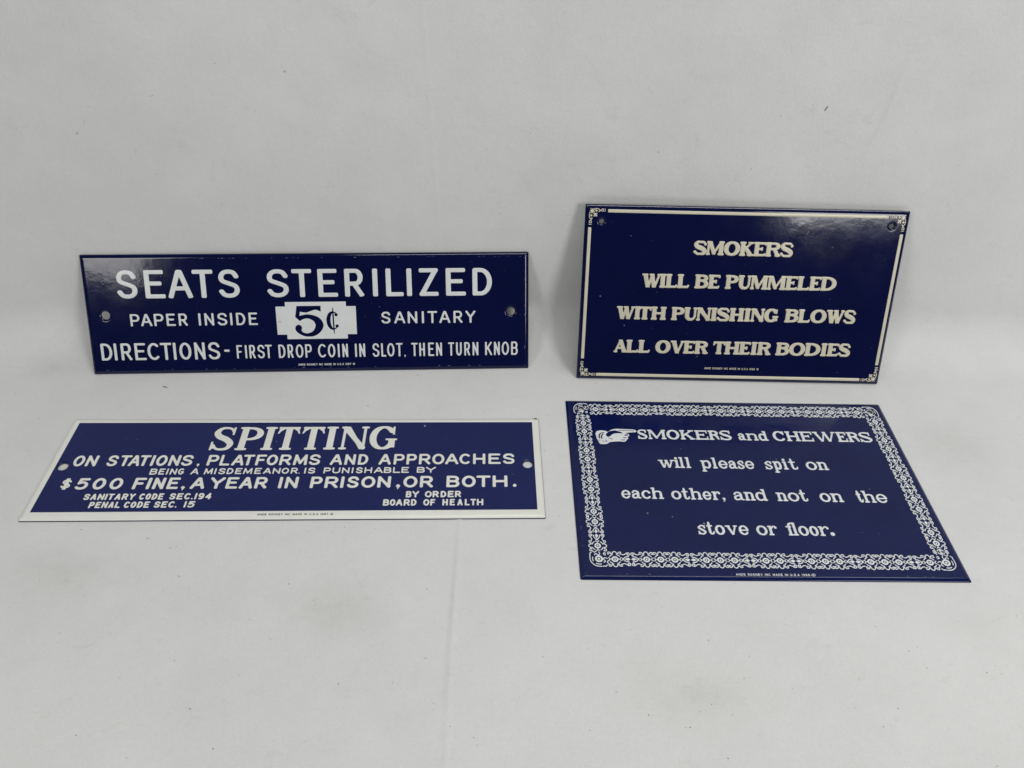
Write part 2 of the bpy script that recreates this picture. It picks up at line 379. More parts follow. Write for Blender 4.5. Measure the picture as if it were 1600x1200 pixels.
    def c_a(s):
        x = s.xh; b = s.W-s.sl*1.2-s.S/2; W = s.W
        s.line(spline([(W*.16, x*.76, s.T), (W*.3, x*.92, s.T), (b-s.S*.55, x-s.T*.5, s.T*1.1), (b, x*.74, s.S), (b, x*.35, s.S), (b+s.S*.12, x*.12, s.T*1.1), (W-s.T*.4, s.T*.5, s.T)], 5))
        s.ball(W*.17, x*.75, s.S*.46)
        s.pen([(b, x*.58), (W*.42, x*.56)]+arc(s.S*.5+W*.16, x*.29, W*.16, x*.29-s.T/2, 90, 270, 10)+[(W*.45, s.T*.6), (b, x*.2)], s.S*.9, s.T)
    def c_s(s):
        W, H, S, T = s.W, s.xh, s.S, s.T
        s.line(spline([(W*.84, H*.74, T), (W*.66, H*.93, T), (W*.42, H-T*.5+s.o, T), (S*.45, H*.73, S*.8), (W*.45, H*.54, S*.85), (W-S*.45, H*.29, S*.8), (W*.6, T*.5-s.o, T), (W*.3, H*.08, T), (W*.13, H*.26, T)], 5))
        s.box(W*.92-T*.8, H*.64, W*.92, H); s.box(0.02, 0, T*.85, H*.38)
    def c_t(s):
        x = s.xh; a = s.W*.38
        s.line(spline([(a, s.H*.94, s.S*.8), (a, x, s.S), (a, x*.5, s.S), (a+s.S*.15, x*.16, s.S*.85), (s.W*.66, s.T*.5, s.T*1.1), (s.W-s.T*.6, x*.16, s.T), (s.W-s.T*.5, x*.3, s.T*.9)], 4))
        s.box(0, x-s.st, s.W*.82, x)
    def c_v(s):
        x = s.xh; H = s.H; s.H = x; s.c_V(); s.H = H
    def c_w(s):
        x = s.xh; H = s.H; s.H = x; s.c_W(); s.H = H
    def c_f(s):      # the fl ligature
        x = s.xh; a = s.W*.30; b = s.W-s.sl-s.S/2
        s.stem(a, y1=x, t=None); s.stem(b, t=None); s.box(0, x-s.st, s.W*.52, x)
        s.line(spline([(a, x*.8, s.S), (a+s.S*.1, x*1.16, s.S*.9), (s.W*.52, s.H-s.T*.5, s.T*1.1), (b, s.H-s.T*.5, s.T*1.2)], 4))
def text_gothic(art, letters, v0, v1, w, wy=None, flat=False, r=.3, slope=None):
    for ch, a, b in letters: gothic(art, ch, a, b, v0, v1, w, wy, flat, r)
def run(s, u0, u1, wide={'I':.25,'1':.35,'.':.3,',':.3,' ':.55,'M':1.25,'W':1.3,'@':1.7,'N':1.08}, gap=.28):
    """spread the letters of a string evenly over u0..u1"""
    tot = sum(wide.get(c, 1)+gap for c in s)-gap; k = (u1-u0)/tot; x = u0; out = []
    for c in s:
        w = wide.get(c, 1)*k
        if c != ' ': out.append((c, x, x+w))
        x += w+gap*k
    return out

def tidy(L, gap=.3, wide=2.0, fill=False):
    """close the odd gaps and overlaps between neighbours of one word"""
    L = [list(l) for l in L]
    for a, b in zip(L, L[1:]):
        g = b[1]-a[2]
        if (g > gap or not fill) and g < wide and a[0] not in '.,' and b[0] not in '.,':
            d = (g-gap)/2; a[2] += d; b[1] -= d
    return [tuple(l) for l in L]
def lerp_line(letters, v):
    """v = (v0 left, v0 right, v1 left, v1 right) : base and cap heights at both ends of the line"""
    a = letters[0][1]; b = letters[-1][2]
    for ch, u0, u1 in letters:
        t = ((u0+u1)/2-a)/max(b-a, 1e-6)
        yield ch, u0, u1, v[0]+(v[1]-v[0])*t, v[2]+(v[3]-v[2])*t
def gothic_line(letters, v, w, wy, c=.16, flat=False, r=.3, extra=.0):
    a = Art(letters[0][1]-1, min(v)-2, letters[-1][2]+1, max(v)+2, c)
    for ch, u0, u1, b, t in lerp_line(letters, v):
        gothic(a, ch, u0, u1, b, t, w, wy, flat, r)
    return a
def serif_line(letters, v, xh, c=.14, **kw):
    a = Art(min(l[1] for l in letters)-1, min(v)-4, letters[-1][2]+1, max(v)+2, c)
    s = Ser(a, **kw)
    for ch, u0, u1, b, t in lerp_line(letters, v):
        s.glyph(ch, u0, u1, b, t, (t-b)*xh)
    return a
LINES = {
 '1a': 'S:18.95:30.5 E:34.54:45.81 A:47.39:61.08 T:61.51:73.19 S:75.96:87.89 S:103.25:115.66 T:117.54:128.83 E:132.21:143.44 R:147.45:158.34 I:163.58:166.33 L:171.1:181.25 I:183.2:185.96 Z:190.23:201.43 E:205.71:217.3 D:221.15:232.57',
 '1b': 'P:24.33:29.66 A:30.25:36.59 P:37.71:43.19 E:44.69:49.83 R:51.57:56.59 I:62.79:64.19 N:66.26:71.63 S:73.6:79.22 I:80.74:82.18 D:84.23:89.53 E:91.37:96.5',
 '1c': 'S:167.68:173.07 A:175.13:181.57 N:182.98:188.62 I:191.16:192.58 T:194.54:200.27 A:201.4:207.9 R:209.73:215.02 Y:216.78:222.73',
 '1d': 'D:5.74:12.09 I:13.2:14.69 R:17.02:23.04 E:24.81:31.21 C:32.04:38.89 T:39.4:45.93 I:46.81:48.31 O:50.19:57.05 N:58.85:64.95 S:66.7:73.48 -:75.8:79.06',
 '1e': 'F:82.91:86.29 I:87.69:88.99 R:90.19:93.73 S:94.93:99.12 T:99.31:103.33 D:107.06:111.08 R:112.29:115.69 O:117.03:121.49 P:122.52:126.44 C:129.93:134.71 O:135.69:140.06 I:141.4:142.61 N:144.09:147.45 I:151.44:152.65 N:153.97:157.51 S:161.72:165.77 L:166.78:169.73 O:170.26:174.67 T:175.54:179.42 ,:180.24:181.2 T:184.47:188.3 H:189.14:192.55 E:194.4:197.99 N:199.07:202.64 T:206.22:209.84 U:210.85:214.33 R:215.7:219.21 N:220.59:224.14 K:228.07:232.3 N:233.33:236.88 O:237.92:242.34 B:243.52:247.57',
 '1z': 'a:113.61:147.47',
 '2a': 'S:61.59:68.96 M:68.69:78.31 O:78.76:87.5 K:87.31:94.71 E:95.76:102.28 R:101.83:110.43 S:110.08:117.39',
 '2b': 'W:34.1:44.8 I:44.04:47.75 L:47.65:54.33 L:54.26:61.15 B:64.14:71.51 E:72.21:78.48 P:81.47:88.73 U:88.81:95.6 M:96.23:105.6 M:105.5:115.63 E:115.99:122.07 L:123.06:129.21 E:129.48:135.48 D:136.25:144.71',
 '2c': 'W:21.07:31.4 I:30.95:34.98 T:33.43:40.74 H:41.34:49.54 P:52.59:59.79 U:60.23:66.97 N:67.37:75.29 I:75.21:78.84 S:78.88:86.1 H:86.3:94.43 I:94.23:98.29 N:98.66:105.78 G:106.49:114.28 B:118.04:125.67 L:126.12:132.7 O:132.87:141.86 W:142.12:152.12 S:152.23:159.01',
 '2d': 'A:20.83:28.88 L:28.05:35.24 L:35.08:41.98 O:45.08:53.84 V:53.8:61.72 E:61.48:67.8 R:68.28:76.02 T:78.57:86 H:85.64:93.6 E:94.8:100.72 I:100.59:104.45 R:105.13:112.78 B:115.63:123.14 O:123.65:132.45 D:132.92:141.31 I:142.01:145.85 E:145.78:152.19 S:152.62:159.35',
 '2z': 'a:72.84:106.81',
 '3a': 'S:78.52:90.51 P:91.89:105.06 I:105.25:111.91 T:112.36:124.41 T:125.49:137.73 I:138.44:144.72 N:146.38:161.48 G:162.14:177.09',
 '3b': 'O:11.79:17.33 N:18.36:23.82 S:28.97:34.25 T:35.13:40.7 A:40.15:45.85 T:45.12:50.5 I:51.4:52.78 O:53.88:59.49 N:60.53:66 S:66.94:72.66 ,:75.29:76.72 P:80.2:85.82 L:86.71:91.97 A:92.85:99.15 T:98.35:104.05 F:105.05:110.17 O:110.63:116.38 R:117.4:123.38 M:124.53:131.75 S:132.65:138.46 A:143.59:150 N:151.08:156.69 D:158.05:163.31 A:168.86:175.31 P:176.62:182.24 P:183.28:188.68 R:189.79:195.92 O:196.7:203.18 A:203.53:210.55 C:210.95:216.8 H:218.16:224.69 E:226.24:232.75 S:233.93:240.13',
 '3c': 'B:53.01:56.75 E:57.52:60.56 I:61.56:62.06 N:63.22:66.57 G:67.21:70.23 A:73.76:77.84 M:80.51:84.82 I:85.95:86.24 S:87.71:91.23 D:91.95:95.23 E:96.22:99.59 M:100.36:104.93 E:105.99:109.52 A:110.49:114.56 N:115.23:119.13 O:119.77:123.56 R:124.52:128.07 .:128.61:129.27 I:131.44:132.15 S:133.28:137.01 P:141.24:144.94 U:145.68:149.76 N:150.62:154.52 I:155.72:156.43 S:157.86:161.35 H:162.18:166.13 A:167.12:171.76 B:172.16:176.14 L:176.88:180.65 E:181.2:185.14 B:189.14:193.36 Y:193.77:199.05',
 '3d': '$:11.47:16.81 5:19.13:25.13 0:27.32:33.67 0:35.67:42.12 F:47.43:53.18 I:54.39:55.84 N:57.32:62.98 E:64.42:70.22 ,:71.8:73.67 A:76.08:83.27 Y:85.24:92.71 E:93.7:99.63 A:100.41:107.07 R:108.05:114.29 I:119.97:121.61 N:123.18:129.65 P:135.83:141.82 R:143.12:149.95 I:151.08:152.79 S:154.45:160.32 O:161.46:168.67 N:169.76:176.5 ,:179.3:181.41 O:182.83:190.07 R:191.29:198.05 B:204.75:211.53 O:212.63:219.78 T:220.05:227.38 H:228.37:236.05 .:238.65:240.61',
 '3e': 'S:26.14:28.72 A:29.75:33.75 N:34.04:37.29 I:38.11:38.39 T:38.9:42.19 A:41.64:44.92 R:45.08:48.58 Y:47.73:50.96 C:53.11:55.78 O:56.51:59.86 D:59.77:62.3 E:62.87:65.01 S:67.91:70.25 E:71.36:73.53 C:74.32:76.96 .:77.91:78.62 I:79.68:80.24 9:81.56:84.48 4:84.75:88.5',
 '3f': 'a:30.48:45.76 b:47.35:59.76 S:62:64.51 E:65.64:67.67 C:68.91:71.53 .:72.43:73.21 I:76.47:77.04 5:78.3:81.54',
 '3g': 'B:184.73:187.61 Y:187.87:191.37 O:194.23:197.81 R:198.12:201.32 D:202.13:205.06 E:205.73:208.91 R:209.33:212.5',
 '3h': 'B:173.81:176.93 O:177.16:180.01 A:180.2:183.56 R:184.07:187.19 D:187.64:190.48 O:193.74:196.89 F:197.21:199.81 H:203.26:206.08 E:206.92:209.59 A:210.68:213.46 L:214.38:216.92 T:217.19:220.07 H:220.42:223.71',
 '3z': 'a:109.61:140.63 @:141.61:143.17',
 '4a': 'S:38.02:43.77 M:43.17:54.1 O:53.39:60.78 K:61.55:69.32 E:69.66:76.48 R:77.28:83.02 S:83.28:89.65 a:93.18:97.13 n:98.03:103.99 d:104.73:109.59 C:112.55:119.46 H:119.78:126.85 E:128.29:134.42 W:135.39:148.19 E:147.34:153.12 R:154.33:160.43 S:160.42:167.32',
 '4b': 'w:46.3:55.07 i:54.67:57.36 l:57.2:60.35 l:60.08:63.73 p:68.71:74.43 l:74.24:77.63 e:78.17:83.2 a:83.26:87.96 s:88.23:91.95 e:92.13:97.16 s:102.76:106.36 p:107.55:112.05 i:111.54:114.88 t:116.07:120.15 o:124.58:130.01 n:131.16:136.31',
 '4c': 'e:24.22:29.31 a:29.28:34.04 c:34.65:39.37 h:39.54:45.72 o:49.65:54.81 t:55.17:59.35 h:59.06:65.22 e:65.65:70.58 r:70.13:74.97 ,:75.35:77 a:81.33:85.91 n:87.49:92.01 d:92.83:98.47 n:103.31:108.5 o:109.35:114.76 t:115.26:119.14 o:125.33:130.7 n:131.39:137.19 t:144.48:148.08 h:147.14:153.48 e:154.56:159.93',
 '4d': 's:59.18:63.28 t:63.65:67.65 o:67.15:72.49 v:72.64:79.14 e:78.77:84.09 o:87.78:93.51 r:93.3:98.23 f:102.64:108.25 o:108.24:113.48 o:113.73:118.73 r:118.04:123.81 .:123.6:125.84',
 '4z': 'a:73.81:105.41 @:106.06:108.22',
}
HAND = {'outline': [(14.78, 92.63), (15.72, 94.58), (18.25, 95.26), (20.69, 94.87), (21.86, 94.24), (23.87, 95.79), (26.43, 96.61), (31.37, 96.43), (36.0, 96.2), (37.47, 95.57), (37.59, 94.63), (36.67, 94.18), (32.61, 93.77), (31.48, 93.32), (33.23, 92.49), (33.17, 91.21), (32.38, 90.56), (32.54, 89.28), (31.67, 88.42), (31.09, 87.36), (29.66, 86.84), (27.25, 87.09), (24.17, 86.83), (22.0, 86.38), (20.66, 85.19), (18.51, 84.86), (16.71, 85.13), (15.98, 87.13), (15.25, 89.23), (15.09, 90.92)], 'back': [(20.75, 90.8), (20.64, 92.5), (21.78, 94.03), (23.49, 95.09), (26.0, 95.48), (29.26, 94.15), (29.81, 93.04), (27.93, 93.26), (25.75, 93.06), (24.2, 92.43), (23.11, 91.39), (22.03, 90.35)], 'finger': [(27.71, 95.5), (32.5, 95.49), (36.32, 95.08)], 'cuff_a': [(16.86, 89.46), (16.82, 91.38), (17.68, 93.02), (19.34, 93.64)], 'cuff_b': [(18.06, 89.18), (18.12, 91.18), (18.99, 92.61)], 'knuckle': [(31.21, 91.86), (32.24, 91.96)], 'gap_a': [(30.15, 89.8), (31.38, 89.82)], 'gap_b': [(28.74, 88.17), (30.42, 88.19)], 'wrinkle_a': [(21.7, 89.54), (22.91, 89.35), (23.59, 88.59)], 'wrinkle_b': [(21.61, 91.66), (22.84, 91.13)], 'wrinkle_c': [(16.22, 88.06), (17.01, 87.73)], 'wrinkle_d': [(18.13, 87.33), (19.36, 86.84)], 'wrinkle_e': [(20.1, 88.12), (20.57, 86.69)], 'corner': [(4.66, 116.11), (8.74, 112.95), (8.98, 109.75), (8.82, 106.72)]}
DUST_AT = [('w', 154.2, 384.0, 148.5, 4.5), ('f', -200.0, 324.9, 0.0, 4), ('f', -281.7, 315.9, 0.0, 1.5), ('f', -269.9, 314.8, 0.0, 1), ('f', -267.8, 311.2, 0.0, 1), ('f', -258.8, 296.1, 0.0, 1.2), ('f', -226.8, 301.0, 0.0, 1), ('f', -203.6, 222.9, 0.0, 2), ('f', -78.9, 229.0, 0.0, 1), ('f', -83.9, 226.2, 0.0, 1), ('f', -77.7, 220.8, 0.0, 1), ('f', -98.1, 196.4, 0.0, 1.6), ('f', -186.6, 187.4, 0.0, 1), ('f', -136.7, 158.1, 0.0, 1), ('f', -67.1, 150.2, 0.0, 1.4), ('f', -20.3, 134.2, 0.0, 1.3), ('f', -10.8, 130.2, 0.0, 1.2), ('f', -163.5, 126.5, 0.0, 1.6), ('f', -109.7, 123.0, 0.0, 1.4), ('f', 16.5, 164.6, 0.0, 1.2), ('f', 88.0, 174.6, 0.0, 1.6), ('f', 104.1, 167.7, 0.0, 1.2), ('f', 162.8, 183.5, 0.0, 1), ('f', 173.5, 172.3, 0.0, 1.8), ('f', 203.0, 163.4, 0.0, 1.6), ('f', 208.0, 166.7, 0.0, 1.2), ('f', 34.5, 134.3, 0.0, 1), ('f', 84.4, 146.3, 0.0, 1), ('f', 87.0, 125.1, 0.0, 1.4), ('f', 74.2, 136.7, 0.0, 1.6), ('f', 58.3, 141.1, 0.0, 1.4), ('f', 151.3, 139.2, 0.0, 1.2), ('f', 159.8, 146.7, 0.0, 1.8), ('w', 246.6, 384.0, 12.4, 2), ('f', 269.9, 356.8, 0.0, 1), ('f', 49.4, 339.9, 0.0, 2), ('f', 69.9, 190.5, 0.0, 1), ('w', -46.8, 384.0, 149.6, 2), ('w', -21.1, 384.0, 90.9, 1), ('w', 272.8, 384.0, -19.2, 0.8), ('f', -209.9, 194.2, 0.0, 1), ('f', -45.1, 151.2, 0.0, 1), ('f', -108.4, 152.5, 0.0, 0.8), ('f', 99.9, 157.6, 0.0, 0.8), ('f', 119.0, 153.8, 0.0, 0.8), ('f', 228.4, 191.0, 0.0, 1), ('f', 190.0, 125.2, 0.0, 1.4), ('f', -141.1, 118.8, 0.0, 0.8), ('f', -31.3, 259.8, 0.0, 0)]
def read_line(key):
    out = []
    for t in LINES[key].split():
        c, a, b = t[0], *map(float, t[2:].split(':')); out.append((c, a, b))
    return out
#------------------------------------------------------------------ meshes from distance grids
CASES = {1:[(0,4,7)],2:[(4,1,5)],3:[(0,1,5,7)],4:[(5,2,6)],5:[(0,4,7),(5,2,6)],6:[(4,1,2,6)],7:[(0,1,2,6,7)],8:[(7,6,3)],9:[(0,4,6,3)],10:[(4,1,5),(7,6,3)],
         11:[(0,1,5,6,3)],12:[(7,5,2,3)],13:[(0,4,5,2,3)],14:[(4,1,2,3,7)],15:[(0,1,2,3)]}
def contour(x, y, D):
    """marching squares: points, faces and the distance at each point"""
    ins = D < 0; nx, ny = D.shape
    if not ins.any(): return np.zeros((0, 2)), [], np.zeros(0)
    code = ins[:-1, :-1]*1+ins[1:, :-1]*2+ins[1:, 1:]*4+ins[:-1, 1:]*8
    X, Y = np.meshgrid(x, y, indexing='ij')
    vid = np.full(D.shape, -1); k = ins.sum(); vid[ins] = np.arange(k)
    P = [np.stack([X[ins], Y[ins]], 1)]; S = [D[ins]]
    hx = ins[:-1, :] != ins[1:, :]; hid = np.full(hx.shape, -1); hid[hx] = k+np.arange(hx.sum()); k += hx.sum()
    t = D[:-1, :][hx]/(D[:-1, :][hx]-D[1:, :][hx]); t = np.clip(t, .02, .98)
    P.append(np.stack([X[:-1, :][hx]+t*(X[1:, :]-X[:-1, :])[hx], Y[:-1, :][hx]], 1)); S.append(np.zeros(hx.sum()))
    vy = ins[:, :-1] != ins[:, 1:]; wid = np.full(vy.shape, -1); wid[vy] = k+np.arange(vy.sum())
    t = D[:, :-1][vy]/(D[:, :-1][vy]-D[:, 1:][vy]); t = np.clip(t, .02, .98)
    P.append(np.stack([X[:, :-1][vy], Y[:, :-1][vy]+t*(Y[:, 1:]-Y[:, :-1])[vy]], 1)); S.append(np.zeros(vy.sum()))
    slot = [vid[:-1, :-1], vid[1:, :-1], vid[1:, 1:], vid[:-1, 1:], hid[:, :-1], wid[1:, :], hid[:, 1:], wid[:-1, :]]
    F = []
    for c, polys in CASES.items():
        m = code == c
        if m.any():
            for p in polys: F += np.stack([slot[i][m] for i in p], 1).tolist()
    return np.concatenate(P), F, np.concatenate(S)
def mesh(name, V, F, m, parent=None, smooth=True):
    me = bpy.data.meshes.new(name); me.from_pydata(np.asarray(V, float).tolist(), [], F); me.materials.append(m)
    if smooth: me.polygons.foreach_set('use_smooth', [True]*len(me.polygons))
    me.update()
    o = bpy.data.objects.new(name, me); COL.objects.link(o)
    if parent: o.parent = parent
    return o
def relief(name, art, m, parent, h=.28, bev=.32, sink=.03, label=None, base=0.):
    """raised enamel: soft shoulders rising from the plate"""
    P, F, S = contour(art.x, art.y, art.D)
    t = np.clip(-S/bev, 0, 1); z = np.where(S == 0, -sink, .06+(h-.06)*(1-(1-t)**2))+base
    o = mesh(name, np.column_stack([P, z])*MM, F, m, parent)
    if label: o['label'] = label
    return o
#------------------------------------------------------------------ plates
def rim(d, w=2.4, drop=1.0): return -drop*np.clip(1-d/w, 0, 1)**2
def axis(L, spots, fine=.35, near=.2):
    xs = set(np.round(np.arange(-.35, 4.2, fine), 3)) | set(np.round(L-np.arange(-.35, 4.2, fine), 3))
    for a, b in spots: xs |= set(np.round(np.arange(a, b, near), 3))
    xs |= set(np.round(np.arange(5, L-5, 4.), 3)); xs = sorted(xs)
    out = [xs[0]]
    for v in xs[1:]:
        if v-out[-1] > .12: out.append(v)
    return np.array(out)
def plate(W, H, holes, m, parent, dimple=.5, t=1.3, dr=1.3):
    x = axis(W, [(h[0]-5, h[0]+5) for h in holes]); y = axis(H, [(h[1]-5, h[1]+5) for h in holes])
    X, Y = np.meshgrid(x, y, indexing='ij')
    e = d_box(X, Y, 0, 0, W, H, .7); D = e.copy()
    for hx, hy, r in holes: D = np.maximum(D, r-np.hypot(X-hx, Y-hy))
    P, F, S = contour(x, y, D)
    d = -d_box(P[:, 0], P[:, 1], 0, 0, W, H, .7)
    z = rim(d)
    for hx, hy, r in holes:
        q = np.hypot(P[:, 0]-hx, P[:, 1]-hy)-r; z = z-dimple*np.clip(1-q/dr, 0, 1)**2
    n = len(P); V = np.concatenate([np.column_stack([P, z]), np.column_stack([P, np.full(n, -t)])])
    cnt = {}
    for f in F:
        for a, b in zip(f, f[1:]+f[:1]):
            if (b, a) in cnt: del cnt[(b, a)]
            else: cnt[(a, b)] = 1
    side = [[b, a, a+n, b+n] for a, b in cnt]
    back = [[i+n for i in reversed(f)] for f in F]
    o = mesh('steel_plate', V*MM, F+side+back, m, parent)
    o.data.materials.append(STEEL)
    for i in range(len(F), len(F)+len(side)+len(back)): o.data.polygons[i].material_index = 1; o.data.polygons[i].use_smooth = False
    return o
def sign_root(bl, br, tl, label):
    """an Empty at the lower left corner of the sign, x along its foot and z out of its face"""
    bl, br, tl = Vector(bl), Vector(br), Vector(tl)
    ux = (br-bl).normalized(); uy = (tl-bl); uy = (uy-ux*uy.dot(ux)).normalized(); n = ux.cross(uy)
    o = bpy.data.objects.new('enamel_sign', None); COL.objects.link(o); o.empty_display_size = .02
    o.matrix_world = Matrix(((ux.x, uy.x, n.x, bl.x*MM), (ux.y, uy.y, n.y, bl.y*MM), (ux.z, uy.z, n.z, bl.z*MM), (0, 0, 0, 1)))
    o['label'] = label; o['category'] = 'sign'; o['group'] = 'enamelled signs laid out on the white paper'
    return o
def chips(spots, m, parent, seed=1, label=None):
    """small scars in the enamel: (u, v, size, stretch, angle)"""
    rnd = random.Random(seed); V = []; F = []
    for u, v, s, k, a in spots:
        n = 7; b = len(V); ca, sa = math.cos(a), math.sin(a)
        for i in range(n):
            q = 2*math.pi*i/n; r = s*rnd.uniform(.6, 1.1); x, y = r*math.cos(q)*k, r*math.sin(q)
            V.append((u+x*ca-y*sa, v+x*sa+y*ca, .005))
        V.append((u, v, .035))
        F += [[b+i, b+(i+1) % n, b+n] for i in range(n)]
    o = mesh('enamel_chips', np.array(V)*MM, F, m, parent, False); o['kind'] = 'stuff'
    if label: o['label'] = label
    return o
def scatter(n, W, H, seed, lo=.05, hi=.13):
    r = random.Random(seed)
    return [(r.uniform(4, W-4), r.uniform(4, H-4), r.uniform(lo, hi), r.uniform(1, 2.2), r.uniform(0, 3.1)) for _ in range(n)]
def edge_wear(W, H, n, seed, sides='tb'):
    r = random.Random(seed); out = []
    for _ in range(n):
        s = r.choice(sides); k = r.uniform(2, 9)
        if s == 't': out.append((r.uniform(2, W-2), H-2.35-r.random()*.2, r.uniform(.05, .11), k, 0))
        if s == 'b': out.append((r.uniform(2, W-2), 2.35+r.random()*.2, r.uniform(.05, .11), k, 0))
        if s == 'l': out.append((2.35, r.uniform(2, H-2), r.uniform(.05, .1), k, 1.57))
        if s == 'r': out.append((W-2.35, r.uniform(2, H-2), r.uniform(.05, .1), k, 1.57))
    return out
def small_print(root, text, u0, u1, v0, v1, m, w=.24, mark=True, year_gap=None):
    L = run(text, u0, u1)
    a = Art(u0-1, v0-1, u1+1, v1+1, .075)
    for c, x0, x1 in L: gothic(a, c, x0, x1, v0, v1, w)
    return relief('lettering', a, m, root, .10, .12, .02, 'tiny maker line in very small letters')
#================================================================== the four signs
def sign_seats():
    k = 1.0023
    root = sign_root((-243.8*k, 332.2*k, 300-300*k), (9.6*k, 349.3*k, 300-300*k), (-246*k, 365.3*k, 300+(60.5-300)*k), 'long navy sign reading SEATS STERILIZED with a white 5¢ panel, leaning against the backdrop')
    root.scale = (k,)*3; W, H = 254., 69.
    plate(W, H, [(10.6, 34.5, 2.4), (243.5, 34.5, 2.4)], NAVY, root, .7)
    for key, v, w, wy, cell, lab in (('1a', (44.1, 44., 60.3, 60.), 2.95, 2.4, .2, 'large white letters SEATS STERILIZED'), ('1b', (28.1, 28.1, 35.2, 35.4), 1.3, 1.1, .15, 'white letters PAPER INSIDE'),
                               ('1c', (28.1, 28., 35.1, 35.2), 1.3, 1.1, .15, 'white letters SANITARY'), ('1d', (8.3, 8.1, 18.3, 18.3), 1.6, 1.35, .15, 'white word DIRECTIONS with a dash'),
                               ('1e', (8.4, 8.4, 16.4, 16.5), 1.12, 1.02, .14, 'narrow white letters FIRST DROP COIN IN SLOT, THEN TURN KNOB')):
        relief('lettering', gothic_line(read_line(key), v, w, wy, cell, flat=True, r=.3 if w > 1.5 else .38), WHITE, root, label=lab)
    a = Art(106, 18, 155, 43, .15)
    out = [(107.1, 38.7), (112.6, 38.7), (112.6, 41.3), (147.6, 41.3), (147.6, 38.6), (153.2, 38.6), (153.2, 22.1), (147.8, 22.1), (147.8, 19.5), (112.8, 19.5), (112.8, 22.2), (107.3, 22.2)]
    a.put(lambda X, Y: d_poly(X, Y, out), (106, 18, 155, 43))
    five = [(119.2, 38.9), (133., 38.9)]+spline([(132.85, 35.4), (131.4, 36.3), (129.4, 36.6), (127, 35.9), (124.4, 35.1), (120.9, 35.6)], 4)+spline([(120.55, 33.1), (122.9, 33.7), (125.8, 33.95), (129.8, 33.), (132.8, 30.9), (134.05, 27.2), (132., 23.5), (128.8, 21.4), (126, 20.95), (122.9, 21.2), (119.9, 22.6), (118.1, 24.4), (117.75, 26.), (118.4, 27.4), (119.7, 27.95), (121.1, 27.3), (121.6, 26), (121.2, 24.7), (122.3, 23.4), (124.7, 22.85), (127.9, 24.2), (129.5, 27.4), (128.3, 30.2), (125.3, 31.6), (122.8, 31.3), (120.5, 30.15)], 4)+[(118.1, 32.5)]
    a.put(lambda X, Y: d_poly(X, Y, five), (117, 20, 135, 40), cut=True)
    c = [(x, y, .6+1.7*max(0, math.cos(math.radians(g-180)))**.8) for g, (x, y) in zip(np.linspace(48, 312, 23), arc(139.9, 30.2, 2.85, 5.0, 48, 312, 22))]
    a.put(lambda X, Y: d_stroke(X, Y, c, 1), (135, 24, 145, 37), cut=True)
    for p, q, r in ((141.6, 33.6, .9), (141.9, 27.0, .9)): a.put(lambda X, Y: np.hypot(X-p, Y-q)-r, (p-1, q-1, p+1, q+1), cut=True)
    a.put(lambda X, Y: d_stroke(X, Y, [(139.85, 38., .15), (139.85, 35.5, .8), (140., 25, .75), (140.05, 22.3, .25)], 1), (139, 22, 141, 38.2), cut=True)
    relief('price_panel', a, WHITE, root, label='stepped white panel with a navy 5¢')
    small_print(root, 'ANDE ROONEY INC MADE IN U.S.A 1987 @', 118.1, 151.2, 3.68, 4.93, WHITE)
    chips(scatter(26, W, H, 3)+[(11.5, 52.5, .3, 1, 0), (7.5, 49.4, .18, 1, 0), (167, 31.5, .22, 1, 0), (167, 38, .2, 1.2, 0)]+edge_wear(W, H, 60, 5, 'ttbr'), CHIP, root)
    chips([(109.2, 29.9, .28, 2.0, -.9), (153.0, 26.4, .25, 1, 0)], INK, root).location.z = .28*MM
    return root
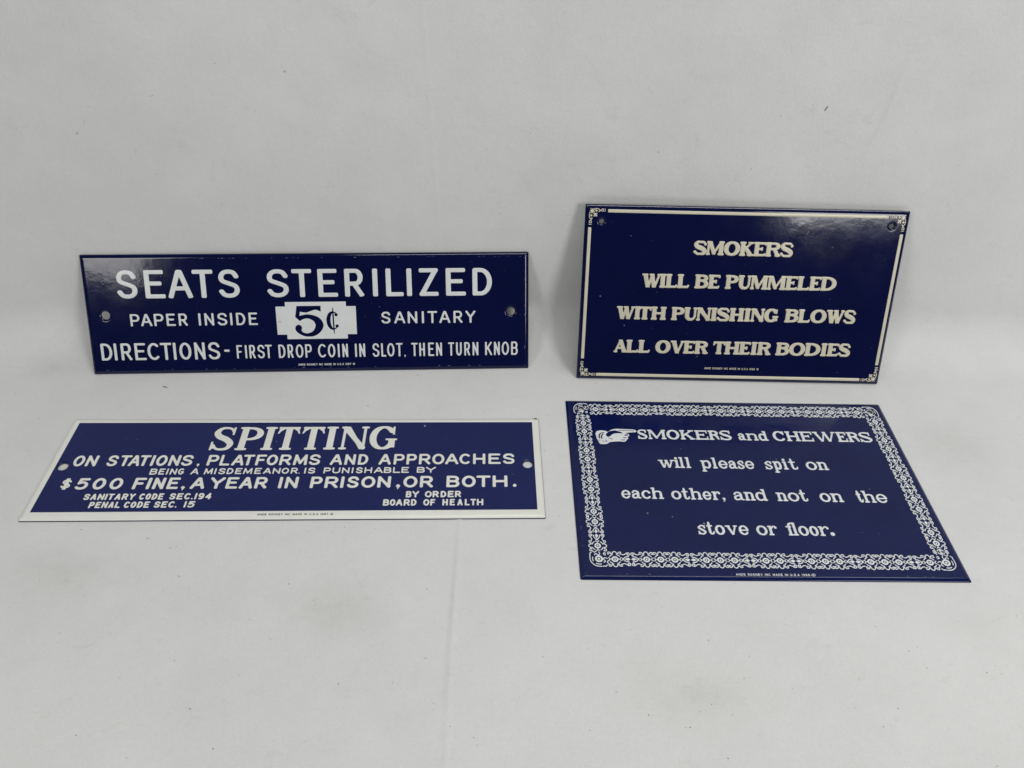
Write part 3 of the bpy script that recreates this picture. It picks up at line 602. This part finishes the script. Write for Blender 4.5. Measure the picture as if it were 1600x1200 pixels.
def sign_pummeled():
    k = 1.0017
    root = sign_root((38.*k, 341.5*k, 300-300*k), (217.3*k, 344.*k, 300-300*k), (37.5*k, 379.7*k, 300+(93.8-300)*k), 'navy sign reading SMOKERS WILL BE PUMMELED in cream letters inside a thin cream frame')
    root.scale = (k,)*3; W, H = 179.3, 101.2
    plate(W, H, [(9.3, 92., 1.35), (170.2, 92.8, 1.4)], NAVY, root, .7, dr=1.3)
    fs = dict(S=2.4, T=1.15, sl=.5, st=.95, k=.35, rnd=.45, soft=True, off=.11)
    for key, v, lab in (('2a', (74.9, 74.7, 82.4, 82.5), 'SMOKERS'), ('2b', (55.7, 56, 63.4, 63.8), 'WILL BE PUMMELED'), ('2c', (36.9, 37, 44.3, 44.7), 'WITH PUNISHING BLOWS'), ('2d', (16.8, 17.1, 24.3, 24.7), 'ALL OVER THEIR BODIES')):
        relief('lettering', serif_line(tidy(read_line(key), -.15, 1.3, True), v, .7, **fs), CREAM, root, .32, .4, label='cream serif letters '+lab)
    small_print(root, 'ANDE ROONEY INC MADE IN U.S.A 1986 @', 75.1, 107.2, 7.42, 8.67, CREAM)
    for x0, y0, x1, y1 in ((12.4, 96.95, 167.5, 98.75), (11.3, 1.95, 167.8, 3.8), (1.95, 12.5, 3.8, 88.7), (175.4, 12., 177.3, 88.6)):
        a = Art(x0-.5, y0-.5, x1+.5, y1+.5, .3); a.D = d_box(*np.meshgrid(a.x, a.y, indexing='ij'), x0, y0, x1, y1, .25)
        P, F, S = contour(a.x, a.y, a.D)
        d = -d_box(P[:, 0], P[:, 1], 0, 0, W, H, .7)
        z = rim(d)+np.where(S == 0, -.03, .10+.12*np.clip(-S/.5, 0, 1))
        mesh('frame_bar', np.column_stack([P, z])*MM, F, CREAM, root)
    # corner flourish, drawn once at the upper left and mirrored
    def flourish(fx, fy, ox, oy):
        a = Art(-.6, -.6, 10.2, 10.2, .11)
        for g in range(8):
            q = math.radians(g*45+10); r = 1.75 if g % 2 else 1.35
            a.put(lambda X, Y: d_stroke(X, Y, [(1.8, 1.6, .75), (1.8+r*math.cos(q), 1.6+r*math.sin(q), .34)], 1), (-.3, -.3, 4, 4))
        for sw in (0, 1):
            def S(P): return [((p[1], p[0])+tuple(p[2:])) if sw else p for p in P]
            for st in (spline([(2.6, .55, .4), (3.9, .25, .45), (5.3, .5, .45), (5.9, 1.2, .45), (5.3, 1.9, .4), (6.2, 1.5, .4), (7., .6, .45), (7.8, .35, .4)], 4),
                       arc(7.5, 1.05, .62, .62, 0, 360, 10), [(8.75, .3, .42), (9.0, 1.0, .3), (8.75, 1.75, .42)], [(2.2, 2.2, .8), (3.4, 3.5, .9)], [(3.3, 3.4, .5), (4.3, 2.9, .75)]):
                a.put(lambda X, Y: d_stroke(X, Y, S(st), .42), (-.5, -.5, 10, 10))
            c = S([(4.05, 1.35)])[0]; a.put(lambda X, Y: np.hypot(X-c[0], Y-c[1])-.62, (0, 0, 6, 6))
        a.put(lambda X, Y: np.hypot(X-4.1, Y-4.1)-.55, (3, 3, 5, 5)); a.put(lambda X, Y: np.hypot(X-2.6, Y-2.6)-.28, (2, 2, 3.2, 3.2), cut=True)
        P, F, Sd = contour(a.x, a.y, a.D)
        G = np.column_stack([ox+fx*P[:, 0], oy+fy*P[:, 1]])
        if fx*fy < 0: F = [f[::-1] for f in F]
        d = -d_box(G[:, 0], G[:, 1], 0, 0, W, H, .7)
        mesh('corner_flourish', np.column_stack([G, rim(d)+np.where(Sd == 0, -.03, .15)])*MM, F, CREAM, root)
    flourish(1, -1, 2.0, 99.2); flourish(-1, -1, 177.4, 99.2); flourish(1, 1, 1.7, 1.8); flourish(-1, 1, 177.6, 1.8)
    chips(scatter(34, W, H, 8)+[(26, 84.5, .18, 1.5, .8), (38, 82, .13, 1, 0), (124, 88, .12, 9, 1.15), (139, 80.5, .13, 6, .7), (70, 15.2, .22, 2, 0), (11, 50, .2, 3, 0), (26, 33, .2, 2, 0)]+edge_wear(W, H, 40, 6, 'tlr'), CHIP, root)
    return root
def sign_spitting():
    root = sign_root((-235.6, 226.2, 0), (18.6, 237.6, 0), (-238.7, 295.8, 0), 'long blue sign with a white border reading SPITTING, lying flat on the paper')
    W, H = 254.4, 69.7; holes = [(7.45, 35.0, 2.55), (246.9, 35.3, 2.55)]
    plate(W, H, holes, BLUE, root, .45)
    # white border standing slightly proud of the blue field and running out to the rounded rim
    x = axis(W, []); y = axis(H, [])
    x = np.unique(np.round(np.concatenate([x, np.arange(3.4, 4.6, .15), np.arange(249.9, 251.1, .15)]), 3)); y = np.unique(np.round(np.concatenate([y, np.arange(4.3, 5.4, .15), np.arange(65.8, 67, .15)]), 3))
    X, Y = np.meshgrid(x, y, indexing='ij')
    D = np.maximum(d_box(X, Y, .18, .18, W-.18, H-.18, .6), -d_box(X, Y, 3.9, 4.85, 250.5, 66.4, .1))
    P, F, S = contour(x, y, D); d = -d_box(P[:, 0], P[:, 1], 0, 0, W, H, .7); inner = np.abs(d_box(P[:, 0], P[:, 1], 3.9, 4.85, 250.5, 66.4, .1)) < .02
    mesh('white_border', np.column_stack([P, rim(d)+np.where(inner, -.02, .17)])*MM, F, WHITE3, root)
    relief('lettering', serif_line(read_line('3a'), (45.8, 46.3, 62.7, 63.1), .7, S=3.6, T=1.5, sl=1.3, st=1.25, k=.6, rnd=.3, slab=2), WHITE3, root, label='large ivory serif word SPITTING')
    for key, v, w, wy, lab in (('3b', (34.7, 35.3, 42.2, 42.7), 1.5, 1.35, 'ON STATIONS, PLATFORMS AND APPROACHES'), ('3c', (28.8, 29.4, 32.9, 33.4), .85, .8, 'BEING A MISDEMEANOR. IS PUNISHABLE BY'),
                          ('3d', (19.1, 19.6, 26.6, 27.3), 1.7, 1.45, '$500 FINE, A YEAR IN PRISON, OR BOTH.'), ('3g', (13., 13., 17.1, 17.1), 1.0, .9, 'BY ORDER'), ('3h', (7.8, 7.7, 11.9, 11.8), 1.0, .9, 'BOARD OF HEALTH')):
        relief('lettering', gothic_line(read_line(key), v, w, wy, .15, flat=True, r=.42), WHITE3, root, label='ivory letters '+lab)
    for words, v, lab in (((('SANITARY', 26.1, 51.), ('CODE', 53.1, 65.), ('SEC.194', 67.9, 88.5)), (12.4, 12.5, 16.3, 16.5), 'SANITARY CODE SEC.194'), ((('PENAL', 30.5, 45.7), ('CODE', 47.4, 59.7), ('SEC.', 62., 73.2), ('15', 76.4, 81.6)), (7.3, 7.35, 11.2, 11.35), 'PENAL CODE SEC. 15')):
        L = [l for w_, a, b in words for l in run(w_, a, b, gap=.2)]
        relief('lettering', gothic_line(L, v, .98, .88, .13, flat=True, r=.42), WHITE3, root, label='small ivory letters '+lab)
    small_print(root, 'ANDE ROONEY INC MADE IN U.S.A 1987 @', 113.6, 150.5, 2.05, 3.3, INK, .22).location.z = .17*MM
    chips(scatter(20, W, H, 13)+[(191.5, 63.6, .55, 1.6, -.8), (176, 57, .3, 1.4, 0), (120, 55, .12, 6, -.4), (205, 14, .25, 1.3, 0), (113, 52, .2, 1.5, 1)], CHIP, root)
    chips([(252.7, 69.1, .7, 1.8, -.3), (253.4, 68.5, .4, 1.5, 1.2), (112.3, 5.0, .18, 1, 0)], CHIPD, root, label='dark chip at the upper right corner').location.z = -.25*MM
    return root
def sign_chewers():
    root = sign_root((34., 203.1, 0), (215.7, 207.8, 0), (31., 323., 0), 'dark blue sign with lacy white scroll border and pointing hand, lying flat at the right')
    W, H = 181.7, 119.9
    plate(W, H, [(8.4, 112.6, 1.35), (173.6, 112.4, 1.35)], NAVY2, root, .35)
    lo = dict(S=1.38, T=.88, sl=.6, st=.80, k=.25, rnd=.2); up = dict(lo, S=1.62, T=.98, st=.88)
    A = tidy(read_line('4a')); cap = [l for l in A if l[0].isupper()]
    for L, v, fs, lab in ((cap[:7], (89.2, 89., 96.2, 96.1), up, 'SMOKERS'), ([l for l in A if l[0].islower()], (89., 88.8, 96.1, 96.), lo, 'and'), (cap[7:], (88.8, 88.5, 96.1, 96.), up, 'CHEWERS'),
                     (tidy(read_line('4b')), (68.4, 67.8, 75.9, 75.5), lo, 'will please spit on'), (tidy(read_line('4c')), (47.4, 46., 54.7, 53.7), lo, 'each other, and not on the'), (tidy(read_line('4d')), (25.4, 25.1, 33., 32.9), lo, 'stove or floor.')):
        relief('lettering', serif_line(L, v, .73, **fs), WHITE4, root, .26, .35, label='white slab serif letters '+lab)
    small_print(root, 'ANDE ROONEY INC MADE IN U.S.A 1988', 72.1, 106.6, 2.1, 3.3, WHITE4)
    a = Art(106.9, 1.7, 109.6, 3.7, .07); gothic(a, '@', 107.2, 109.3, 2.0, 3.45, .24); relief('lettering', a, WHITE4, root, .1, .12, label='tiny copyright mark')
    # pointing hand
    a = Art(14, 84, 39, 98, .1)
    a.put(lambda X, Y: d_poly(X, Y, spline(HAND['outline']+HAND['outline'][:1], 3)), (14, 84, 39, 98))
    a.put(lambda X, Y: d_poly(X, Y, HAND['back']), (14, 84, 39, 98), cut=True)
    for n_, w in (('finger', .42), ('cuff_a', .7), ('cuff_b', .62), ('knuckle', 1.0), ('gap_a', .62), ('gap_b', .55), ('wrinkle_a', .42), ('wrinkle_b', .36), ('wrinkle_c', .4), ('wrinkle_d', .4), ('wrinkle_e', .4)):
        a.put(lambda X, Y: d_stroke(X, Y, spline(HAND[n_], 3) if len(HAND[n_]) > 2 else HAND[n_], w), (14, 84, 39, 98), cut=True)
    relief('pointing_hand', a, WHITE4, root, .26, .3)
    # scroll border: small castings of three kinds set end to end
    def medal():
        a = Art(-3.4, -4.6, 3.4, 4.6, .1); w = .50
        for sy in (1, -1):
            for sx in (1, -1):
                def M(P): return [(sx*p[0], sy*p[1]) for p in P]
                for st in (M(spline([(2.35, 3.05), (3.05, 2.85), (3.0, 3.7), (2.4, 3.95), (1.75, 3.6), (1.55, 3.0), (1.0, 3.15), (.8, 3.75), (.3, 4.2), (0, 4.22)], 4)), M([(.95, 2.5), (1.7, 2.15), (2.25, 1.45)])):
                    a.put(lambda X, Y: d_stroke(X, Y, st, w), (-3.4, -4.6, 3.4, 4.6))
        for sx in (1, -1):
            for st in ([(sx*1.3, 0), (sx*2.3, 0)], [(sx*x, y) for x, y in arc(3.2, 0, .85, .85, 110, 250, 8)]): a.put(lambda X, Y: d_stroke(X, Y, st, w*.9), (-3.4, -2, 3.4, 2))
        a.put(lambda X, Y: np.hypot(X, Y)-1.6, (-2, -2, 2, 2)); a.put(lambda X, Y: np.abs(np.hypot(X, Y)-.62)-.17, (-1, -1, 1, 1), cut=True)
        a.D = np.maximum(a.D, np.abs(np.meshgrid(a.x, a.y, indexing='ij')[0])-3.2); return a
    def bow(hw=3.95):
        a = Art(-hw-.2, -4.6, hw+.2, 4.6, .1); w = .50
        for sy in (1, -1):
            for sx in (1, -1):
                for st in ([(3.95, 2.7), (3.2, 2.45), (2.4, 2.8), (1.5, 3.5), (.6, 3.45), (.35, 2.7), (.9, 2.15), (1.5, 2.55), (1.15, 2.95)], [(3.95, -.6), (3.3, .15), (2.7, .9), (1.9, 1.35), (.9, 1.45)]):
                    st2 = [(sx*x*hw/3.95, sy*y) for x, y in spline(st, 4)]
                    a.put(lambda X, Y: d_stroke(X, Y, st2, w), (-hw-.2, -4.6, hw+.2, 4.6))
        for sx in (1, -1): a.put(lambda X, Y: d_stroke(X, Y, [(sx*.5, 0, .6), (sx*1.3, 0, 1.6), (sx*2.5, 0, .4)], 1), (-hw, -1.5, hw, 1.5))
        a.D = np.maximum(a.D, np.abs(np.meshgrid(a.x, a.y, indexing='ij')[0])-hw+.02); return a
    def corner(hole):
        a = Art(-4.8, -4.8, 4.8, 4.8, .1); w = .5
        outer = arc(0, 0, 4.25, 4.25, 95, 265, 16) if 0 else arc(.2, .2, 4.4, 4.4, 170, 280, 12)
        for st in (outer, arc(.1, .1, 3.1, 3.1, 165, 205, 6), arc(.1, .1, 3.1, 3.1, 240, 285, 6), spline([(3.6, -3.4), (2.9, -4.1), (2.0, -4.0), (1.6, -4.25)], 4), spline([(-3.4, 3.6), (-4.1, 2.9), (-4.0, 2.0), (-4.25, 1.4)], 4),
                   spline([(2.2, -1.9), (2.9, -1.4), (2.5, -.7), (2.0, 0), (2.9, .6), (3.9, .2)], 4), spline([(-1.9, 2.2), (-1.4, 2.9), (-.7, 2.5), (0, 2.0), (.6, 2.9), (.2, 3.9)], 4), spline([(3.4, 3.0), (2.6, 3.4), (2.4, 2.4), (3.3, 2.2)], 4),
                   spline([(4.3, -1.0), (3.7, -1.9), (4.3, -2.5)], 3), spline([(-1.0, 4.3), (-1.9, 3.7), (-2.5, 4.3)], 3)):
            a.put(lambda X, Y: d_stroke(X, Y, st, w), (-4.8, -4.8, 4.8, 4.8))
        if not hole:
            a.put(lambda X, Y: np.hypot(X, Y)-1.9, (-2.2, -2.2, 2.2, 2.2)); a.put(lambda X, Y: np.abs(np.hypot(X, Y)-.8)-.18, (-1.2, -1.2, 1.2, 1.2), cut=True)
        else:
            a.put(lambda X, Y: np.abs(np.hypot(X, Y)-1.75)-.16, (-2.2, -2.2, 2.2, 2.2)); a.put(lambda X, Y: d_ell(X, Y, .2, 2.3, 1.3, .6), (-2, 1, 2, 3.5))
        return a
    def cast(name, art):
        P, F, S = contour(art.x, art.y, art.D); z = np.where(S == 0, -.03, .09+.1*np.clip(-S/.2, 0, 1))
        me = bpy.data.meshes.new(name); me.from_pydata((np.column_stack([P, z])*MM).tolist(), [], F); me.materials.append(WHITE4)
        me.polygons.foreach_set('use_smooth', [True]*len(me.polygons)); return me
    MD, BW, BS, CR, CH = cast('border_medallion', medal()), cast('border_bow', bow()), cast('border_bow', bow(3.6)), cast('border_corner', corner(False)), cast('border_corner', corner(True))
    def put(me, u, v, rot, sx=1., flip=1):
        o = bpy.data.objects.new(me.name.split('.')[0], me); COL.objects.link(o); o.parent = root
        o.location = (u*MM, v*MM, 0); o.rotation_euler.z = rot; o.scale = (sx, flip, 1)
    UL, UR, VT, VB = 9.1, 173.6, 112., 10.4
    long_ = [0, 'b', 0, 0, 0, 'b', 0, 0, 0, 'b', 0, 0, 'b', 0, 0, 0, 'b', 0, 0, 0, 'b', 0]
    side = [0, 'b', 0, 0, 'b', 0, 0, 'b', 0, 0, 'b', 0, 0, 's']
    def strip(seq, p0, p1, rot):
        tot = sum(6.4 if q == 0 else 7.9 if q == 'b' else 7.2*.5 for q in seq); L = math.hypot(p1[0]-p0[0], p1[1]-p0[1])-8.6; k = L/tot; d = 4.3
        for q in seq:
            w = (6.4 if q == 0 else 7.9 if q == 'b' else 3.6)*k; t = (d+w/2)/math.hypot(p1[0]-p0[0], p1[1]-p0[1])
            put(MD if q == 0 else BW if q == 'b' else BS, p0[0]+(p1[0]-p0[0])*t, p0[1]+(p1[1]-p0[1])*t, rot, k*(1 if q != 's' else .48)); d += w
    strip(long_, (UL+.2, VB+.3), (UR-.1, VB-.3), 0); strip(long_, (UL-.2, VT+.1), (UR, VT-.2), 0)
    strip(side, (UL+.4, VB+.3), (UL-.3, VT), math.pi/2); strip(side, (UR+.2, VT), (UR-.1, VB-.3), -math.pi/2)
    put(CR, UL+.3, VB+.4, 0); put(CR, UR+.0, VB-.3, 0, -1); put(CH, UL-.6, VT+.5, 0, 1, -1); put(CH, UR+.0, VT+.3, 0, -1, -1)
    chips(scatter(30, W, H, 21)+[(36, 38, .35, 1.6, -.6), (48, 36, .3, 1.5, -.9), (63, 32, .35, 2.2, -.8), (153, 55, .25, 1.2, 0), (110, 75, .25, 1.3, 0), (60, 82, .15, 2, 0)]+edge_wear(W, H, 18, 9, 'bl'), CHIP, root)
    return root
sign_seats(); sign_pummeled(); sign_spitting(); sign_chewers()
#================================================================== the paper sweep
FLOOR = -1.3
def wall_y(x): return 385.2-np.maximum(0, 6-x)*.067
def sheet():
    xs = np.unique(np.concatenate([np.arange(-900, -300, 12.), np.arange(-300, 300, 2.5), np.arange(300, 901, 12.), np.arange(172, 202, .6), np.arange(-50, -18, .8)]))
    xs = xs[np.concatenate([[True], np.diff(xs) > .3])]
    R = 30.; s = []                       # (kind, parameter)
    ys = list(np.arange(-700, 60, 20.))+list(np.arange(60, 0, 1))
    fl = np.concatenate([np.arange(-700, 60, 20.), np.arange(60, 355, 2.5)])      # relative: the last stop is the foot of the bend
    bend = np.linspace(0, 1, 14)[1:]; wl = np.concatenate([np.arange(2.5, 200, 2.5), np.arange(200, 900, 14.)])
    V = []
    rng = np.random.RandomState(7)
    K = [(rng.uniform(.006, .035), rng.uniform(-.022, .022), rng.uniform(0, 6.3), rng.uniform(.15, .45)) for _ in range(9)]
    def wob(x, s): return sum(a*np.sin(fx*x+fs*s+ph) for fx, fs, ph, a in K)*.5
    rows = []
    a_end = math.radians(86.5)
    for kind, arr in (('f', fl), ('b', bend), ('w', wl)):
        for t in arr:
            yw = wall_y(xs); y0 = yw-R*math.sin(a_end)-2.0
            if kind == 'f':
                y = t if t < 60 else 60+(y0-60)*(t-60)/(352.5-60); z = np.zeros_like(xs); s_ = y+0*xs; ny, nz = 0., 1.
                y = y+0*xs
                # one long soft crease running to the viewer, and shallow buckles
                cr = np.exp(-((xs-(-24+(y-239)*(-.025)))/1.3)**2)*.24*(y < 262)
                z = z+cr+.0*xs; amp = .12
            elif kind == 'b':
                g = a_end*t; y = y0+R*math.sin(g); z = np.full_like(xs, R*(1-math.cos(g))); s_ = y0+R*g; ny, nz = -math.sin(g), math.cos(g); amp = .12+.4*t
            else:
                y = y0+R*math.sin(a_end)+t*math.cos(a_end); z = np.full_like(xs, R*(1-math.cos(a_end))+t*math.sin(a_end)); s_ = y0+R*a_end+t; ny, nz = -1., .06
                amp = 1.0
                cr = np.exp(-((xs-(-45.5-.03*(z-120)))/1.3)**2)*.14*(z > 60)
                zz = z-143; dd = xs-187-np.where(zz > 0, zz*.11, zz*.24)
                cr = cr+.55/(1+np.exp(-dd/.45))*np.exp(-((z-142)/30)**2)*np.exp(-np.maximum(dd, 0)/16)
                y = y-cr
            w = wob(xs, s_)*amp
            if kind == 'f': w = w*np.clip((205-y)/60, 0, 1)-.0
            rows.append(np.column_stack([xs, y+ny*w, z+nz*w+FLOOR]))
    n = len(xs); V = np.concatenate(rows); m = len(rows)
    F = [[j*n+i, j*n+i+1, (j+1)*n+i+1, (j+1)*n+i] for j in range(m-1) for i in range(n-1)]
    return V, F
def paper():
    m = bpy.data.materials.new('white_backdrop_paper'); m.use_nodes = True; nt = m.node_tree; N, L = nt.nodes, nt.links
    b = N['Principled BSDF']; b.inputs['Roughness'].default_value = .62; b.inputs['Specular IOR Level'].default_value = .35
    tc = N.new('ShaderNodeTexCoord')
    def noise(sc, det, rough=.5, vec=None, dist=0.):
        n = N.new('ShaderNodeTexNoise'); n.inputs['Scale'].default_value = sc; n.inputs['Detail'].default_value = det; n.inputs['Roughness'].default_value = rough; n.inputs['Distortion'].default_value = dist
        L.new(vec or tc.outputs['Object'], n.inputs['Vector']); return n.outputs['Fac']
    def ramp(f, p0, c0, p1, c1):
        r = N.new('ShaderNodeValToRGB'); e = r.color_ramp.elements; e[0].position = p0; e[0].color = (*c0, 1); e[1].position = p1; e[1].color = (*c1, 1); L.new(f, r.inputs['Fac']); return r.outputs['Color']
    def mul(a, c):
        x = N.new('ShaderNodeMix'); x.data_type = 'RGBA'; x.blend_type = 'MULTIPLY'; x.inputs[0].default_value = 1; L.new(a, x.inputs[6]); L.new(c, x.inputs[7]); return x.outputs[2]
    base = ramp(noise(5, 4), .3, (.728, .738, .735), .7, (.762, .765, .762))
    cloud = mul(ramp(noise(30, 6, .62), .32, (.958, .96, .956), .62, (1, 1, 1)), ramp(noise(9, 4, .6, dist=.8), .35, (.965, .965, .965), .65, (1, 1, 1)))
    fine = ramp(noise(620, 3, .6), .25, (.955, .955, .955), .75, (1, 1, 1))
    mp = N.new('ShaderNodeMapping'); mp.inputs['Scale'].default_value = (70, 120, 75); L.new(tc.outputs['Object'], mp.inputs['Vector'])
    scuff = ramp(noise(1.0, 6, .72, mp.outputs['Vector'], .6), .60, (1, 1, 1), .78, (.87, .865, .85))
    dots = ramp(noise(330, 2, .5), .765, (1, 1, 1), .79, (.68, .67, .64))
    col = mul(mul(mul(mul(base, cloud), fine), scuff), dots)
    # a grubby streak and two worn patches on the floor of the sweep
    def patch(loc, sc, col):
        mq = N.new('ShaderNodeMapping'); mq.vector_type = 'TEXTURE'; mq.inputs['Location'].default_value = loc; mq.inputs['Scale'].default_value = sc
        L.new(tc.outputs['Object'], mq.inputs['Vector'])
        g = N.new('ShaderNodeTexGradient'); g.gradient_type = 'QUADRATIC_SPHERE'; L.new(mq.outputs['Vector'], g.inputs['Vector'])
        mm = N.new('ShaderNodeMath'); mm.operation = 'MULTIPLY'; L.new(g.outputs['Fac'], mm.inputs[0]); L.new(noise(130, 6, .75), mm.inputs[1])
        return ramp(mm.outputs[0], .06, (1, 1, 1), .5, col)
    for loc, sc, c in (((-.024, .19, 0), (.003, .11, .05), (.92, .92, .91)), ((-.075, .185, 0), (.05, .03, .05), (.89, .89, .875)), ((-.20, .20, 0), (.06, .03, .05), (.88, .88, .87)), ((.08, .15, 0), (.07, .03, .05), (.90, .90, .88)), ((.24, .30, 0), (.05, .05, .05), (.90, .90, .89)), ((-.27, .34, 0), (.04, .03, .05), (.88, .88, .87))): col = mul(col, patch(loc, sc, c))
    L.new(col, b.inputs['Base Color'])
    bp = N.new('ShaderNodeBump'); bp.inputs['Strength'].default_value = .35; bp.inputs['Distance'].default_value = .0004; L.new(noise(900, 4, .6), bp.inputs['Height'])
    bp2 = N.new('ShaderNodeBump'); bp2.inputs['Strength'].default_value = .5; bp2.inputs['Distance'].default_value = .002; L.new(noise(22, 5, .55), bp2.inputs['Height']); L.new(bp.outputs['Normal'], bp2.inputs['Normal'])
    L.new(bp2.outputs['Normal'], b.inputs['Normal'])
    return m
V, F = sheet()
bk = mesh('paper_backdrop', V*MM, F, paper()); bk['kind'] = 'structure'
#------------------------------------------------------------------ specks, crumbs and short fibres lying on the paper
def specks():
    rnd = random.Random(11); bm = bmesh.new()
    def crumb(p, s, wall, long_=1., ang=0.):
        M = Matrix.Translation(Vector(p)*MM) @ (Matrix.Rotation(math.pi/2, 4, 'X') if wall else Matrix.Identity(4)) @ Matrix.Rotation(ang, 4, 'Z') @ Matrix.Diagonal((s*long_*MM, s*MM, s*.45*MM, 1))
        r = bmesh.ops.create_icosphere(bm, subdivisions=1, radius=.5, matrix=M)
        for v in r['verts']: v.co += Vector((rnd.uniform(-1, 1), rnd.uniform(-1, 1), rnd.uniform(-.3, .3)))*s*.12*MM
    for k, x, y, z, s in DUST_AT:
        if s <= 0: continue
        if k == 'w': crumb((x, float(wall_y(x))-1.2+(-.0), z), .28 if s < 4 else .62, True, 1.2 if s < 4 else 5.5, 1.2)
        else: crumb((x, y, FLOOR+.08), .30*s**.6, False, rnd.uniform(1, 1.8) if s < 4 else 6, rnd.uniform(0, 3) if s < 4 else -.25)
    for _ in range(110):
        x = rnd.uniform(-330, 330); y = rnd.uniform(110, 330); crumb((x, y, FLOOR+.05), rnd.uniform(.10, .26), False, rnd.uniform(1, 2.4), rnd.uniform(0, 3))
    me = bpy.data.meshes.new('dust_specks'); bm.to_mesh(me); bm.free(); me.materials.append(DUST)
    o = bpy.data.objects.new('dust_specks', me); COL.objects.link(o); o['kind'] = 'stuff'
    o['label'] = 'dark dust specks and crumbs scattered over the white paper'; o['category'] = 'dust'
specks()
